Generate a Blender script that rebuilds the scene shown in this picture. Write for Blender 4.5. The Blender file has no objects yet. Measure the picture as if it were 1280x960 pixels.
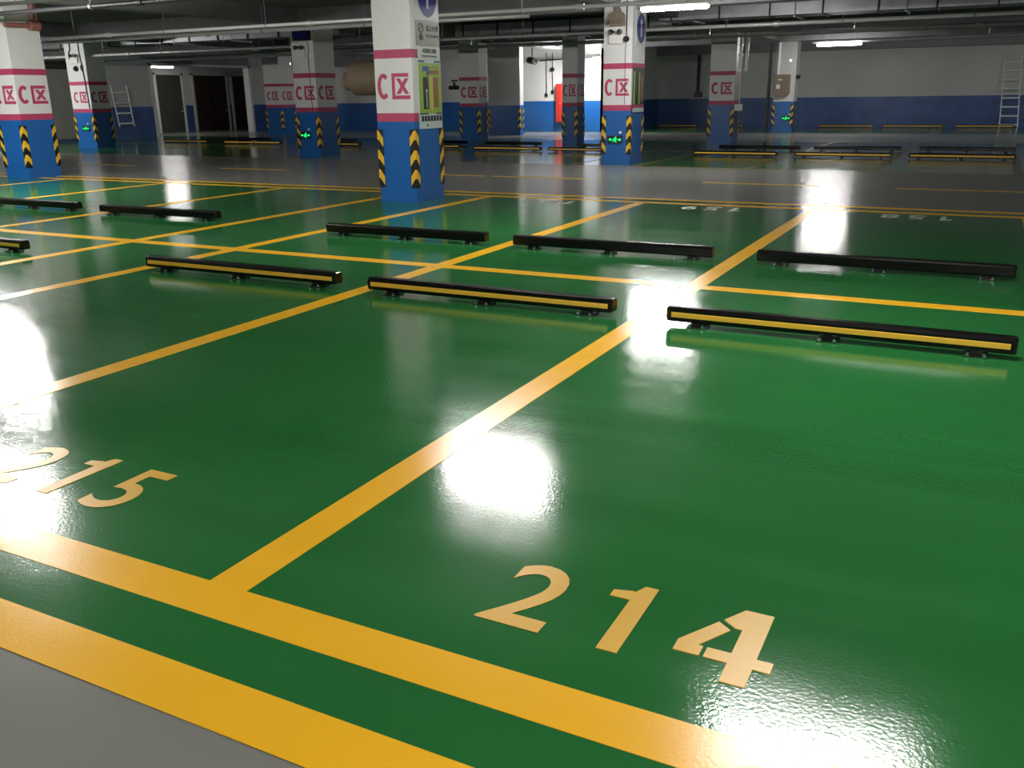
import bpy, math, random
from mathutils import Vector, Matrix
random.seed(7)
S = bpy.context.scene
COL = S.collection
PI = math.pi

# ------------------------------------------------------------------ materials
def lin(c):
    return tuple(((v/255)/12.92 if v/255 <= .04045 else ((v/255+.055)/1.055)**2.4) for v in c)

def mat(name, rgb, rough=.5, metal=0., spec=.5, var=0., vscale=3., bump=0., bscale=60., coat=0.,
        rvar=0., emit=None, estr=0., linear=False):
    m = bpy.data.materials.new(name); m.use_nodes = True
    nt = m.node_tree; b = nt.nodes['Principled BSDF']
    c = rgb if linear else lin(rgb)
    b.inputs['Base Color'].default_value = (*c, 1)
    b.inputs['Roughness'].default_value = rough
    b.inputs['Metallic'].default_value = metal
    b.inputs['Specular IOR Level'].default_value = spec
    b.inputs['Coat Weight'].default_value = coat
    tc = nt.nodes.new('ShaderNodeTexCoord')
    geo = nt.nodes.new('ShaderNodeNewGeometry')
    if var:
        n = nt.nodes.new('ShaderNodeTexNoise'); n.inputs['Scale'].default_value = vscale
        n.inputs['Detail'].default_value = 5
        nt.links.new(geo.outputs['Position'], n.inputs['Vector'])
        r = nt.nodes.new('ShaderNodeMapRange')
        r.inputs['From Min'].default_value = .3; r.inputs['From Max'].default_value = .7
        r.inputs['To Min'].default_value = 1-var; r.inputs['To Max'].default_value = 1+var
        nt.links.new(n.outputs['Fac'], r.inputs['Value'])
        x = nt.nodes.new('ShaderNodeVectorMath'); x.operation = 'SCALE'
        x.inputs[0].default_value = c
        nt.links.new(r.outputs['Result'], x.inputs['Scale'])
        nt.links.new(x.outputs['Vector'], b.inputs['Base Color'])
        if rvar:
            r2 = nt.nodes.new('ShaderNodeMapRange')
            r2.inputs['From Min'].default_value = .3; r2.inputs['From Max'].default_value = .7
            r2.inputs['To Min'].default_value = rough-rvar; r2.inputs['To Max'].default_value = rough+rvar
            nt.links.new(n.outputs['Fac'], r2.inputs['Value'])
            nt.links.new(r2.outputs['Result'], b.inputs['Roughness'])
    if bump:
        n2 = nt.nodes.new('ShaderNodeTexNoise'); n2.inputs['Scale'].default_value = bscale
        n2.inputs['Detail'].default_value = 3
        nt.links.new(geo.outputs['Position'], n2.inputs['Vector'])
        bp = nt.nodes.new('ShaderNodeBump'); bp.inputs['Strength'].default_value = bump
        bp.inputs['Distance'].default_value = .01
        nt.links.new(n2.outputs['Fac'], bp.inputs['Height'])
        nt.links.new(bp.outputs['Normal'], b.inputs['Normal'])
    if emit:
        b.inputs['Emission Color'].default_value = (*lin(emit), 1)
        b.inputs['Emission Strength'].default_value = estr
    return m

def floor_mat(name, rgb, rough, rvar=.04, var=.10, fine=.05, wave=.10, spec=.5):
    """glossy floor paint: orange-peel bump, slow waves, faint scuffs"""
    m = bpy.data.materials.new(name); m.use_nodes = True
    nt = m.node_tree; N = nt.nodes; L = nt.links; b = N['Principled BSDF']
    c = lin(rgb); b.inputs['Specular IOR Level'].default_value = spec
    geo = N.new('ShaderNodeNewGeometry')
    # broad cloudiness
    n1 = N.new('ShaderNodeTexNoise'); n1.inputs['Scale'].default_value = .9; n1.inputs['Detail'].default_value = 6
    L.new(geo.outputs['Position'], n1.inputs['Vector'])
    # streaky scuffs: noise stretched along a diagonal
    mp = N.new('ShaderNodeMapping'); mp.inputs['Rotation'].default_value = (0, 0, .6); mp.inputs['Scale'].default_value = (.5, 5, 1)
    L.new(geo.outputs['Position'], mp.inputs['Vector'])
    n2 = N.new('ShaderNodeTexNoise'); n2.inputs['Scale'].default_value = .8; n2.inputs['Detail'].default_value = 5
    L.new(mp.outputs['Vector'], n2.inputs['Vector'])
    ad = N.new('ShaderNodeMath'); ad.operation = 'ADD'
    L.new(n1.outputs['Fac'], ad.inputs[0]); L.new(n2.outputs['Fac'], ad.inputs[1])
    r = N.new('ShaderNodeMapRange'); r.inputs['From Min'].default_value = .7; r.inputs['From Max'].default_value = 1.3
    r.inputs['To Min'].default_value = 1-var; r.inputs['To Max'].default_value = 1+var
    L.new(ad.outputs[0], r.inputs['Value'])
    x = N.new('ShaderNodeVectorMath'); x.operation = 'SCALE'; x.inputs[0].default_value = c
    L.new(r.outputs['Result'], x.inputs['Scale']); L.new(x.outputs['Vector'], b.inputs['Base Color'])
    r2 = N.new('ShaderNodeMapRange'); r2.inputs['From Min'].default_value = .7; r2.inputs['From Max'].default_value = 1.3
    r2.inputs['To Min'].default_value = rough-rvar; r2.inputs['To Max'].default_value = rough+rvar
    L.new(ad.outputs[0], r2.inputs['Value']); L.new(r2.outputs['Result'], b.inputs['Roughness'])
    f = N.new('ShaderNodeTexNoise'); f.inputs['Scale'].default_value = 80; f.inputs['Detail'].default_value = 2
    L.new(geo.outputs['Position'], f.inputs['Vector'])
    w = N.new('ShaderNodeTexNoise'); w.inputs['Scale'].default_value = 2.2; w.inputs['Detail'].default_value = 1
    L.new(geo.outputs['Position'], w.inputs['Vector'])
    b1 = N.new('ShaderNodeBump'); b1.inputs['Strength'].default_value = fine; b1.inputs['Distance'].default_value = .01
    L.new(f.outputs['Fac'], b1.inputs['Height'])
    b2 = N.new('ShaderNodeBump'); b2.inputs['Strength'].default_value = wave; b2.inputs['Distance'].default_value = .02
    L.new(w.outputs['Fac'], b2.inputs['Height']); L.new(b1.outputs['Normal'], b2.inputs['Normal'])
    L.new(b2.outputs['Normal'], b.inputs['Normal'])
    return m

def chevron_mat(name):
    """black and yellow chevrons around a corner guard, in the guard's own coordinates"""
    m = bpy.data.materials.new(name); m.use_nodes = True
    nt = m.node_tree; N = nt.nodes; L = nt.links; b = N['Principled BSDF']
    tc = N.new('ShaderNodeTexCoord'); sp = N.new('ShaderNodeSeparateXYZ'); L.new(tc.outputs['Object'], sp.inputs[0])
    ax = N.new('ShaderNodeMath'); ax.operation = 'ABSOLUTE'; L.new(sp.outputs['X'], ax.inputs[0])
    ay = N.new('ShaderNodeMath'); ay.operation = 'ABSOLUTE'; L.new(sp.outputs['Y'], ay.inputs[0])
    s = N.new('ShaderNodeMath'); s.operation = 'MAXIMUM'; L.new(ax.outputs[0], s.inputs[0]); L.new(ay.outputs[0], s.inputs[1])
    k = N.new('ShaderNodeMath'); k.operation = 'MULTIPLY_ADD'; k.inputs[1].default_value = 1.35
    L.new(s.outputs[0], k.inputs[0]); L.new(sp.outputs['Z'], k.inputs[2])
    d = N.new('ShaderNodeMath'); d.operation = 'DIVIDE'; d.inputs[1].default_value = .28; L.new(k.outputs[0], d.inputs[0])
    fr = N.new('ShaderNodeMath'); fr.operation = 'FRACT'; L.new(d.outputs[0], fr.inputs[0])
    g = N.new('ShaderNodeMath'); g.operation = 'GREATER_THAN'; g.inputs[1].default_value = .52; L.new(fr.outputs[0], g.inputs[0])
    mx = N.new('ShaderNodeMix'); mx.data_type = 'RGBA'
    mx.inputs['A'].default_value = (*lin((14, 14, 14)), 1); mx.inputs['B'].default_value = (*lin((226, 178, 40)), 1)
    L.new(g.outputs[0], mx.inputs['Factor']); L.new(mx.outputs['Result'], b.inputs['Base Color'])
    b.inputs['Roughness'].default_value = .45
    return m

def emis(name, rgb, strength):
    m = bpy.data.materials.new(name); m.use_nodes = True
    nt = m.node_tree; nt.nodes.remove(nt.nodes['Principled BSDF'])
    e = nt.nodes.new('ShaderNodeEmission'); e.inputs['Color'].default_value = (*lin(rgb), 1); e.inputs['Strength'].default_value = strength
    nt.links.new(e.outputs[0], nt.nodes['Material Output'].inputs['Surface'])
    return m

LAMP = 228.
M = dict(
    green=floor_mat('green_epoxy', (36, 105, 52), .115, fine=.055, wave=.08),
    grey=floor_mat('grey_epoxy', (124, 126, 120), .23, rvar=.01, var=.04, fine=.025, wave=.02, spec=.5),
    line=floor_mat('yellow_line_paint', (244, 184, 38), .22, rvar=.03, var=.04, fine=.05, wave=.10),
    dull_line=floor_mat('dull_line_paint', (128, 118, 62), .24, rvar=.03, var=.2),  # duller, darker yellow for the lines beyond the grey lane
    digit=floor_mat('pale_yellow_stencil_paint', (216, 168, 46), .34, rvar=.03, var=.08),
    whitedigit=floor_mat('off_white_stencil_paint', (205, 205, 180), .3, rvar=.03, var=.08),  # far digits, whiter than the near ones
    white=mat('white_wall_paint', (214, 214, 213), .42, var=.03, vscale=1.5),
    wallgrey=mat('pale_grey_wall_paint', (186, 188, 186), .6, var=.05, vscale=.8),
    blue=mat('blue_gloss_paint', (30, 94, 164), .30, var=.06, vscale=1.2),
    bluewall=mat('scuffed_blue_wall_paint', (52, 84, 140), .42, var=.26, vscale=2.2),
    crimson=mat('crimson_paint', (178, 62, 98), .5, var=.05, vscale=6),
    blackrub=mat('black_rubber', (9, 8, 8), .24, spec=.4, var=.2, vscale=9),
    strip=mat('yellow_reflective_strip', (255, 202, 72), .3, var=.04, vscale=30),
    bolt=mat('bright_steel_bolt', (215, 215, 215), .16, metal=1),
    chev=chevron_mat('chevron_rubber'),
    slab=mat('dark_ceiling_concrete', (104, 104, 103), .85, var=.15, vscale=1),
    beam=mat('grey_beam_concrete', (132, 132, 134), .85, var=.12, vscale=1),
    galv=mat('galvanised_steel', (176, 178, 182), .42, metal=.55, var=.12, vscale=2.5),
    pipe=mat('pale_painted_pipe', (214, 214, 214), .30, metal=.2, var=.06, vscale=2),
    redpipe=mat('dull_red_pipe_paint', (140, 92, 80), .5, var=.1, vscale=3),
    dark=mat('dark_painted_metal', (38, 38, 40), .5, var=.1, vscale=4),
    black=mat('black_plastic', (14, 14, 15), .4),
    tan=mat('tan_sheet_metal', (188, 168, 138), .55, var=.08, vscale=3),
    brown=mat('grey_brown_sheet_metal', (124, 112, 98), .5, var=.08, vscale=3),
    whiteplastic=mat('white_plastic', (222, 222, 216), .4),
    alu=mat('aluminium', (232, 233, 235), .35, metal=.25),
    red=mat('red_enamel', (186, 50, 40), .4),
    cable=mat('dark_cable', (26, 24, 24), .5),
    door=mat('dark_brown_door', (58, 44, 38), .5, var=.1, vscale=2),
    greendoor=mat('dark_green_grey_door', (66, 72, 62), .5, var=.1, vscale=2),
    shutter=mat('pale_roller_shutter', (158, 158, 150), .55, var=.05, vscale=2),
    tube=emis('lit_lamp_diffuser', (255, 252, 248), LAMP),
    tube_dim=emis('dimmer_lit_lamp_diffuser', (255, 252, 248), LAMP*.36),
    tube_mid=emis('mid_lit_lamp_diffuser', (255, 252, 248), LAMP*.72),
    tube_hi=emis('bright_lit_lamp_diffuser', (255, 252, 248), LAMP*2.4),
    exitgreen=emis('lit_green_pictogram', (30, 255, 120), 2.2),
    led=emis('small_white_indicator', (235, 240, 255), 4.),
    signblue=mat('sign_blue', (48, 50, 136), .25, coat=.4),
    signgrey=mat('sign_board_grey', (128, 128, 118), .35, coat=.3),
    signwhite=mat('sign_board_white', (196, 204, 198), .3, coat=.3),
    ink=mat('dark_print', (38, 38, 36), .5),
    posterlime=mat('poster_lime_print', (150, 178, 66), .3, coat=.3),
    posteryellow=mat('poster_yellow_print', (196, 190, 78), .3, coat=.3),
    posterdark=mat('poster_black_print', (26, 34, 30), .3, coat=.3),
    posterbrown=mat('poster_brown_print', (138, 100, 58), .3, coat=.3),
    posterblue=mat('poster_blue_print', (52, 84, 160), .3, coat=.3),
    posterteal=mat('poster_teal_print', (40, 84, 92), .3, coat=.3),
    posterpale=mat('poster_pale_print', (190, 206, 206), .3, coat=.3),
)

# ------------------------------------------------------------------ mesh builder
class MB:
    def __init__(s): s.v = []; s.f = []; s.m = []; s.smooth = []
    def add(s, vs, fs, mi=0, smooth=False):
        o = len(s.v); s.v += [tuple(v) for v in vs]
        for f in fs: s.f.append([o+i for i in f]); s.m.append(mi); s.smooth.append(smooth)
        return s
    def box(s, x0, x1, y0, y1, z0, z1, mi=0):
        return s.add([(x0,y0,z0),(x1,y0,z0),(x1,y1,z0),(x0,y1,z0),(x0,y0,z1),(x1,y0,z1),(x1,y1,z1),(x0,y1,z1)],
            [(0,3,2,1),(4,5,6,7),(0,1,5,4),(1,2,6,5),(2,3,7,6),(3,0,4,7)], mi)
    def prism(s, pts, fn, d0, d1, mi=0):
        """polygon pts (u,v) extruded along depth d; fn(u,v,d)->xyz"""
        n = len(pts)
        vs = [fn(u, v, d0) for u, v in pts]+[fn(u, v, d1) for u, v in pts]
        fs = [tuple(range(n-1, -1, -1)), tuple(range(n, 2*n))]+[(i, (i+1) % n, n+(i+1) % n, n+i) for i in range(n)]
        return s.add(vs, fs, mi)
    def cyl(s, a, b, r, n=10, mi=0, r2=None, cap=True):
        a = Vector(a); b = Vector(b); d = (b-a).normalized(); r2 = r if r2 is None else r2
        t = Vector((0,0,1)) if abs(d.z) < .9 else Vector((1,0,0))
        u = d.cross(t).normalized(); w = d.cross(u)
        vs = []
        for p, rr in ((a, r), (b, r2)):
            for i in range(n):
                an = 2*PI*i/n; vs.append(p+u*rr*math.cos(an)+w*rr*math.sin(an))
        fs = [(i, (i+1) % n, n+(i+1) % n, n+i) for i in range(n)]
        s.add(vs, fs, mi, True)
        if cap: s.add(vs, [tuple(range(n-1, -1, -1)), tuple(range(n, 2*n))], mi)
        return s
    def path(s, pts, r, n=6, mi=0):
        for a, b in zip(pts, pts[1:]): s.cyl(a, b, r, n, mi)
        return s
    def loft(s, rings, mi=0, smooth=False):
        n = len(rings[0]); vs = [p for r in rings for p in r]; fs = []
        for k in range(len(rings)-1):
            for i in range(n): fs.append((k*n+i, k*n+(i+1) % n, (k+1)*n+(i+1) % n, (k+1)*n+i))
        s.add(vs, fs, mi, smooth)
        m = (len(rings)-1)*n
        s.add(rings[0], [tuple(range(n-1, -1, -1))], mi); s.add(rings[-1], [tuple(range(n))], mi)
        return s
    def build(s, name, mats, parent=None, loc=None, bevel=0.):
        me = bpy.data.meshes.new(name); me.from_pydata(s.v, [], s.f)
        if not isinstance(mats, (list, tuple)): mats = [mats]
        for m in mats: me.materials.append(m)
        me.polygons.foreach_set('material_index', s.m); me.polygons.foreach_set('use_smooth', s.smooth)
        import bmesh
        bm = bmesh.new(); bm.from_mesh(me); bmesh.ops.recalc_face_normals(bm, faces=bm.faces); bm.to_mesh(me); bm.free()
        me.update()
        o = bpy.data.objects.new(name, me); COL.objects.link(o)
        if parent: o.parent = parent
        if loc: o.location = loc
        if bevel:
            b = o.modifiers.new('bevel', 'BEVEL'); b.width = bevel; b.segments = 2; b.limit_method = 'ANGLE'
        return o

def tag(o, label, cat, group=None, kind=None):
    o['label'] = label; o['category'] = cat
    if group: o['group'] = group
    if kind: o['kind'] = kind
    return o
def empty(name, loc, label, cat, group=None, rz=0):
    o = bpy.data.objects.new(name, None); o.empty_display_size = .2; COL.objects.link(o)
    o.location = loc; o.rotation_euler = (0, 0, rz)
    return tag(o, label, cat, group)
def struct(o, label=None):
    o['kind'] = 'structure'
    if label: o['label'] = label
    return o
def copy_tree(o, parent=None):
    c = o.copy(); COL.objects.link(c)
    if parent: c.parent = parent
    for ch in [k for k in bpy.data.objects if k.parent == o]: copy_tree(ch, c)
    return c
def text_mesh(body, size, depth, name, m, parent, fn_matrix, bold=0., align='CENTER', sx=1.):
    cu = bpy.data.curves.new(name, 'FONT'); cu.body = body; cu.size = size; cu.extrude = depth
    cu.offset = bold; cu.align_x = align; cu.resolution_u = 5
    t = bpy.data.objects.new(name, cu); COL.objects.link(t)
    bpy.context.view_layer.update()
    me = bpy.data.meshes.new_from_object(t.evaluated_get(bpy.context.evaluated_depsgraph_get()))
    bpy.data.objects.remove(t); bpy.data.curves.remove(cu)
    me.name = name; me.transform(fn_matrix @ Matrix.Diagonal((sx, 1, 1, 1)))
    me.materials.clear(); me.materials.append(m)
    o = bpy.data.objects.new(name, me); COL.objects.link(o)
    if parent: o.parent = parent
    return o

# ------------------------------------------------------------------ floor and its paint
XL, XR, YB, YF = -41., 9., -9., 45.
floor = struct(MB().box(XL, XR, YB, YF, -.2, 0).build('floor', M['grey']), 'glossy grey epoxy floor of the parking hall')
ZG, ZL, ZD = .0015, .003, .0035
def patch(name, x0, x1, y0, y1, z, m, label=None):
    o = MB().box(x0, x1, y0, y1, -.02, z).build(name, m, floor); o['kind'] = 'structure'
    if label: o['label'] = label
    return o
patch('green_zone', XL, XR, 1.335, 13.34, ZG, M['green'], 'green painted parking zone nearest the camera')
patch('green_zone', XL, XR, 19.4, 31.0, ZG, M['green'], 'green painted parking zone beyond the grey drive lane')
patch('green_zone', XL, XR, 37.4, 45.0, ZG, M['green'], 'green painted parking zone along the back wall')
X0, X1 = -40.5, 8.5
for y0, y1 in ((1.335, 1.51), (1.72, 1.885), (7.08, 7.24), (12.77, 12.93), (13.2, 13.36)):
    patch('bay_line', X0, X1, y0, y1, ZL, M['line'])
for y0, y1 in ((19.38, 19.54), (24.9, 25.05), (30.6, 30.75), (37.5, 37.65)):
    patch('bay_line', X0, X1, y0, y1, ZL, M['dull_line'])
DIV = [7.9, 5.45, 2.98, .52, -2.02, -4.45, -6.98, -8.50, -11.14, -14.07, -16.88]
for x in DIV:
    patch('divider_line', x-.078, x+.078, 1.80, 12.85, ZL+.0003, M['line'])
    patch('divider_line', x-.078, x+.078, 19.5, 30.7, ZL+.0003, M['dull_line'])
for x in (2.98, .52, -2.02, -4.45, -6.98, -9.5, -12., -14.5, -17):
    patch('divider_line', x-.078, x+.078, 37.6, 44.9, ZL+.0003, M['dull_line'])
for x in (-20.8, -15.9, -10.9, -8.75, -4.5, -1.3, 1.5, 4.2):
    patch('lane_dash', x, x+2.0, 16.1, 16.24, ZL, M['digit'])

# stall numbers
def number(body, cx, base, rot, m, label, gap4=False):
    size = .38/.727
    pitch = .31
    for i, ch in enumerate(body):
        off = (i-(len(body)-1)/2)*pitch
        T = Matrix.Translation((cx, base, 0)) @ Matrix.Rotation(rot, 4, 'Z') @ Matrix.Translation((off, 0, ZD))
        if ch in '14':
            mb = MB(); w, h = .27, .38
            fn = lambda u, v, d: T @ Vector((u-w/2, v, d))
            if ch == '1':
                P = [[(.112, 0), (.175, 0), (.175, h), (.132, h), (.112, .335)], [(.112, .285), (.112, .335), (.105, .338), (.045, .322), (.045, .285)]]
            elif gap4:      # stencilled 4 with its two bridge gaps
                P = [[(.155, 0), (.225, 0), (.225, h), (.155, h)], [(.155, .27), (.155, h), (.14, h), (.094, .300), (.135, .268)],
                     [(0, .09), (.075, .09), (.075, .14), (.06, .14), (.124, .252), (.083, .284), (0, .145)],
                     [(.087, .09), (.155, .09), (.155, .14), (.087, .14)], [(.225, .09), (.272, .09), (.272, .14), (.225, .14)]]
            else:
                P = [[(.155, 0), (.225, 0), (.225, h), (.155, h)], [(0, .09), (.272, .09), (.272, .14), (0, .14)], [(0, .14), (.06, .14), (.155, .3), (.155, h)]]
            for q in P: mb.prism(q, fn, -.0028, .0006)
            o = mb.build('stall_digit', m, floor)
        else:
            o = text_mesh(ch, size, .0004, 'stall_digit', m, floor, T, bold=.006, sx=.9)
        o['kind'] = 'structure'; o['label'] = f'digit {ch} {label}'
number('214', -.80, 2.085, 0, M['digit'], 'of painted stall number 214', True)
number('215', -3.25, 2.11, 0, M['digit'], 'of painted stall number 215')
number('216', -5.72, 2.11, 0, M['digit'], 'of painted stall number 216')
for b, cx in (('160', -5.75), ('159', -3.30), ('158', -.72)):
    number(b, cx, 12.60, PI, M['whitedigit'], f'of pale stall number {b} facing the far lane')

# ------------------------------------------------------------------ shell
H = 3.75
def wall_x(name, x0, x1, y, facing, h=H, ztop=1.29, label=None, wm='wallgrey', bm='bluewall'):
    """wall along x with its face at y; facing -1 looks to -y"""
    a, b = (y, y+.25) if facing < 0 else (y-.25, y)
    mb = MB().box(x0, x1, a, b, 0, ztop, 1).box(x0, x1, a, b, ztop, h, 0)
    return struct(mb.build(name, [M[wm], M[bm]]), label)
def wall_y(name, y0, y1, x, facing, h=H, ztop=1.29, z0=0, label=None, wm='wallgrey'):
    a, b = (x-.25, x) if facing > 0 else (x, x+.25)
    mb = MB()
    if z0 < ztop: mb.box(a, b, y0, y1, z0, ztop, 1)
    mb.box(a, b, y0, y1, max(ztop, z0), h, 0)
    return struct(mb.build(name, [M[wm], M['bluewall']]), label)
wall_x('wall_back', -15.2, XR, 45, -1, label='long grey back wall with a scuffed blue lower band')
wall_x('wall_rear', -33.25, -14.95, 38, -1, label='lit white back wall with blue lower band left of the middle', wm='white', bm='blue')
wall_y('wall_return', 38.0, 45.25, -14.95, 1, label='short pale wall turning the corner', wm='white')
lw = MB()
for y0, y1, z0 in ((YB, 29.9, 0), (36.1, 38.25, 0)):
    lw.box(-33.25, -33, y0, y1, 0, 1.29, 1).box(-33.25, -33, y0, y1, 1.29, H, 0)
lw.box(-33.25, -33, 29.9, 36.1, 3.08, H, 2)
struct(lw.build('wall_left', [M['wallgrey'], M['bluewall'], M['beam']]), 'grey and blue left wall with the wide lobby opening')
wall_y('wall_right', YB, YF, XR, -1, label='side wall out of view on the right')
wall_x('wall_near', XL, XR, YB, 1, label='wall behind the camera')
struct(MB().box(XL, XR, YB, YF+.3, H, H+.25).build('ceiling', M['slab']), 'dark concrete ceiling slab')
bi = 0
for y in (3.4, 12.0, 20.3, 29.7, 38.2):
    bi += 1
    x0 = -33 if y < 38 else -15.2
    struct(MB().box(x0, XR, y-.22, y+.22, 3.28 if y < 38 else 3.4, H).build('trim_%d' % bi, M['beam']), 'dark concrete ceiling beam running across the hall')
for x in (-25.2, -16.75, -7.72, 1.2):
    bi += 1
    struct(MB().box(x-.2, x+.2, YB, 38, 3.36, H).build('trim_%d' % bi, M['beam']), 'dark concrete ceiling beam running away from the camera')
bi += 1
struct(MB().box(-15.2, XR, 44.55, 45, 3.28, H).build('trim_%d' % bi, M['beam']), 'beam along the top of the back wall')

# lobby behind the left opening
lob = MB()
lob.box(-37.25, -37, 29, 41.5, 0, 1.29, 1).box(-37.25, -37, 29, 41.5, 1.29, 3.3, 0)
lob.box(-37, -33.25, 28.9, 29.1, 0, 1.29, 1).box(-37, -33.25, 28.9, 29.1, 1.29, 3.3, 0)
lob.box(-37, -33.25, 41.3, 41.5, 0, 1.29, 1).box(-37, -33.25, 41.3, 41.5, 1.29, 3.3, 0)
lob.box(-37.25, -33.25, 29, 41.5, 3.3, 3.45, 0)
struct(lob.build('wall_lobby', [M['white'], M['bluewall']]), 'lit lobby walls behind the left opening')
fr = MB().box(-33.32, -32.97, 29.86, 30.0, 0, 3.1).box(-33.32, -32.97, 36.0, 36.14, 0, 3.1).box(-33.32, -32.97, 29.86, 36.14, 3.0, 3.1)
struct(fr.build('trim_11', M['white']), 'white jambs and head around the lobby opening')
def lobby_door(n, y0, y1, m, label, top=2.75, double=False):
    d = struct(MB().box(-36.98, -36.93, y0, y1, .02, top).build('door_%d' % n, m), label)
    f = MB().box(-36.98, -36.88, y0-.12, y0, 0, top+.1).box(-36.98, -36.88, y1, y1+.12, 0, top+.1).box(-36.98, -36.88, y0-.12, y1+.12, top, top+.1)
    f.build('door_frame', M['whiteplastic'], d)
    MB().cyl((-36.92, y1-.12, 1.0), (-36.85, y1-.12, 1.0), .025).cyl((-36.85, y1-.12, 1.0), (-36.85, y1-.26, 1.0), .015).build('door_handle', M['alu'], d)
    if double: MB().box(-36.94, -36.915, (y0+y1)/2-.012, (y0+y1)/2+.012, .02, top).build('door_seam', M['black'], d)
lobby_door(1, 33.75, 35.35, M['greendoor'], 'grey-green lobby door under the lit lamp')
lobby_door(2, 36.2, 38.5, M['door'], 'dark brown double door in the middle of the lobby', double=True)
lobby_door(3, 38.95, 40.1, M['door'], 'dark door at the far end of the lobby')
# roller shutter in the left wall
sh = MB().box(-33.02, -32.93, 24.6, 26.3, .12, 2.75)
for k in range(22): sh.box(-32.94, -32.915, 24.62, 26.28, .16+k*.118, .24+k*.118)
sd = struct(sh.build('door_4', M['shutter']), 'pale roller shutter in the left wall behind the far left column')
MB().box(-33.02, -32.9, 24.45, 24.6, 0, 2.85).box(-33.02, -32.9, 26.3, 26.45, 0, 2.85).box(-33.02, -32.86, 24.45, 26.45, 2.75, 3.0).build('door_frame', M['dark'], sd)

# ------------------------------------------------------------------ columns
def lettering(w):
    """'C' + zone character as 2-D polygons in a box w wide and .36 high, origin at the centre"""
    P = []; h = .36; s = w/.60
    cw, st = .215*s, .066*s
    n = 16; a0, a1 = math.radians(48), math.radians(312)
    cx = -.30*s+cw/2
    def el(rx, ry, a): return (cx+rx*math.cos(a), ry*math.sin(a))
    for i in range(n):
        a, b = a0+(a1-a0)*i/n, a0+(a1-a0)*(i+1)/n
        P.append([el(cw/2+.01, h/2, a), el(cw/2+.01, h/2, b), el(cw/2-st+.01, h/2-st, b), el(cw/2-st+.01, h/2-st, a)])
    x0, x1 = -.035*s, .30*s; t = .056*s
    P.append([(x0, -h/2), (x0+t, -h/2), (x0+t, h/2), (x0, h/2)])
    P.append([(x0+t, h/2-t), (x1-.02*s, h/2-t), (x1-.02*s, h/2), (x0+t, h/2)])
    P.append([(x0+t, -h/2), (x1, -h/2), (x1, -h/2+t), (x0+t, -h/2+t)])
    ax0, ax1, ay0, ay1 = x0+t+.024*s, x1-.02*s, -h/2+t+.02, h/2-t-.02
    q = .072*s
    P.append([(ax0, ay0), (ax0+q, ay0), (ax1, ay1), (ax1-q, ay1)])
    P.append([(ax1-q, ay0), (ax1, ay0), (ax0+q, ay1), (ax0, ay1)])
    return P
ZB, ZP1, ZP2, ZP3 = 1.17, 1.29, 2.05, 2.17
def column(x0, x1, y0, y1, label, faces='fr', top=H, guards=True, bands='all'):
    cx, cy = (x0+x1)/2, (y0+y1)/2; hx, hy = (x1-x0)/2, (y1-y0)/2
    root = empty('column', (cx, cy, 0), label, 'column', 'square concrete columns')
    mb = MB()
    zs = [0, ZB, ZP1, ZP2, ZP3, top]; mi = [1, 2, 0, 2, 0]
    if bands == 'none': mi = [1, 0, 0, 0, 0]
    ring = lambda z: [(-hx, -hy, z), (hx, -hy, z), (hx, hy, z), (-hx, hy, z)]
    for k in range(5):
        a, b = ring(zs[k]), ring(zs[k+1])
        mb.add(a+b, [(i, (i+1) % 4, 4+(i+1) % 4, 4+i) for i in range(4)], mi[k])
    mb.add(ring(0), [(3, 2, 1, 0)], 1); mb.add(ring(top), [(0, 1, 2, 3)], 0)
    sh_ = mb.build('shaft', [M['white'], M['blue'], M['crimson']], root)
    for fc in faces:
        m2 = MB()
        w = (2*hx if fc == 'f' else 2*hy)*.86
        w = min(w, .66)
        for i, P in enumerate(lettering(w)):
            if fc == 'f': m2.prism(P, lambda u, v, d: (u, -hy-d, 1.665+v), -.002, .003+i*.00004)
            else: m2.prism(P, lambda u, v, d: (hx+d, u, 1.665+v), -.002, .003+i*.00004)
        o = m2.build('zone_lettering', M['crimson'], root)
    if guards:
        gw, gt = .085, .012
        for sx, sy in ((-1, -1), (1, -1), (1, 1)):
            # L-shaped rubber strip round one corner; its origin is the corner
            g = MB()
            pts = [(gt, gt), (-gw, gt), (-gw, -.004), (-.004, -.004), (-.004, -gw), (gt, -gw)]
            g.prism([(u*sx, v*sy) for u, v in pts], lambda u, v, d: (u, v, d), 0, .84)
            g.build('corner_guard', M['chev'], root, (sx*hx, sy*hy, .22))
    return root
C_main = column(-8.20, -7.55, 11.6, 12.37, 'large white and blue column with posters and a round blue sign, nearest the middle', 'f')
C_left = column(-18.5, -17.75, 12.6, 13.35, 'white and blue column at the left edge beside the parked-zone lines', 'fr')
C_4 = column(-28.15, -27.2, 22.0, 22.75, 'white column with black cables at its top, between the left column and the ladder', 'fr')
C_5 = column(-17.02, -16.27, 20.3, 21.15, 'column with a black panel at its top and a green exit sign, left of the poster column', 'fr')
C_6 = column(-17.05, -16.25, 29.2, 29.8, 'dim distant column seen just right of the poster column', 'fr')
C_7 = column(-12.52, -12.0, 28.0, 28.6, 'dark backlit column in front of the brightly lit wall', 'fr')
C_8 = column(-7.90, -7.24, 19.9, 20.75, 'column with emergency lamp and green exit sign under the brightest tube lamp', 'f')
C_9 = column(-8.16, -7.36, 29.6, 30.3, 'distant grey column with pipes on its right side', 'f')
C_10 = column(-8.11, -7.3, 39.0, 39.7, 'farthest column with a brown box on it, before the long back wall', '', bands='none')
C_11 = column(-28.85, -27.95, 32.4, 33.3, 'dim column right of the lit lobby opening', 'fr')
C_12 = column(-18.5, -17.06, 34.0, 34.32, 'wide dark pier left of the brightly lit wall', '', bands='none')

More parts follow.
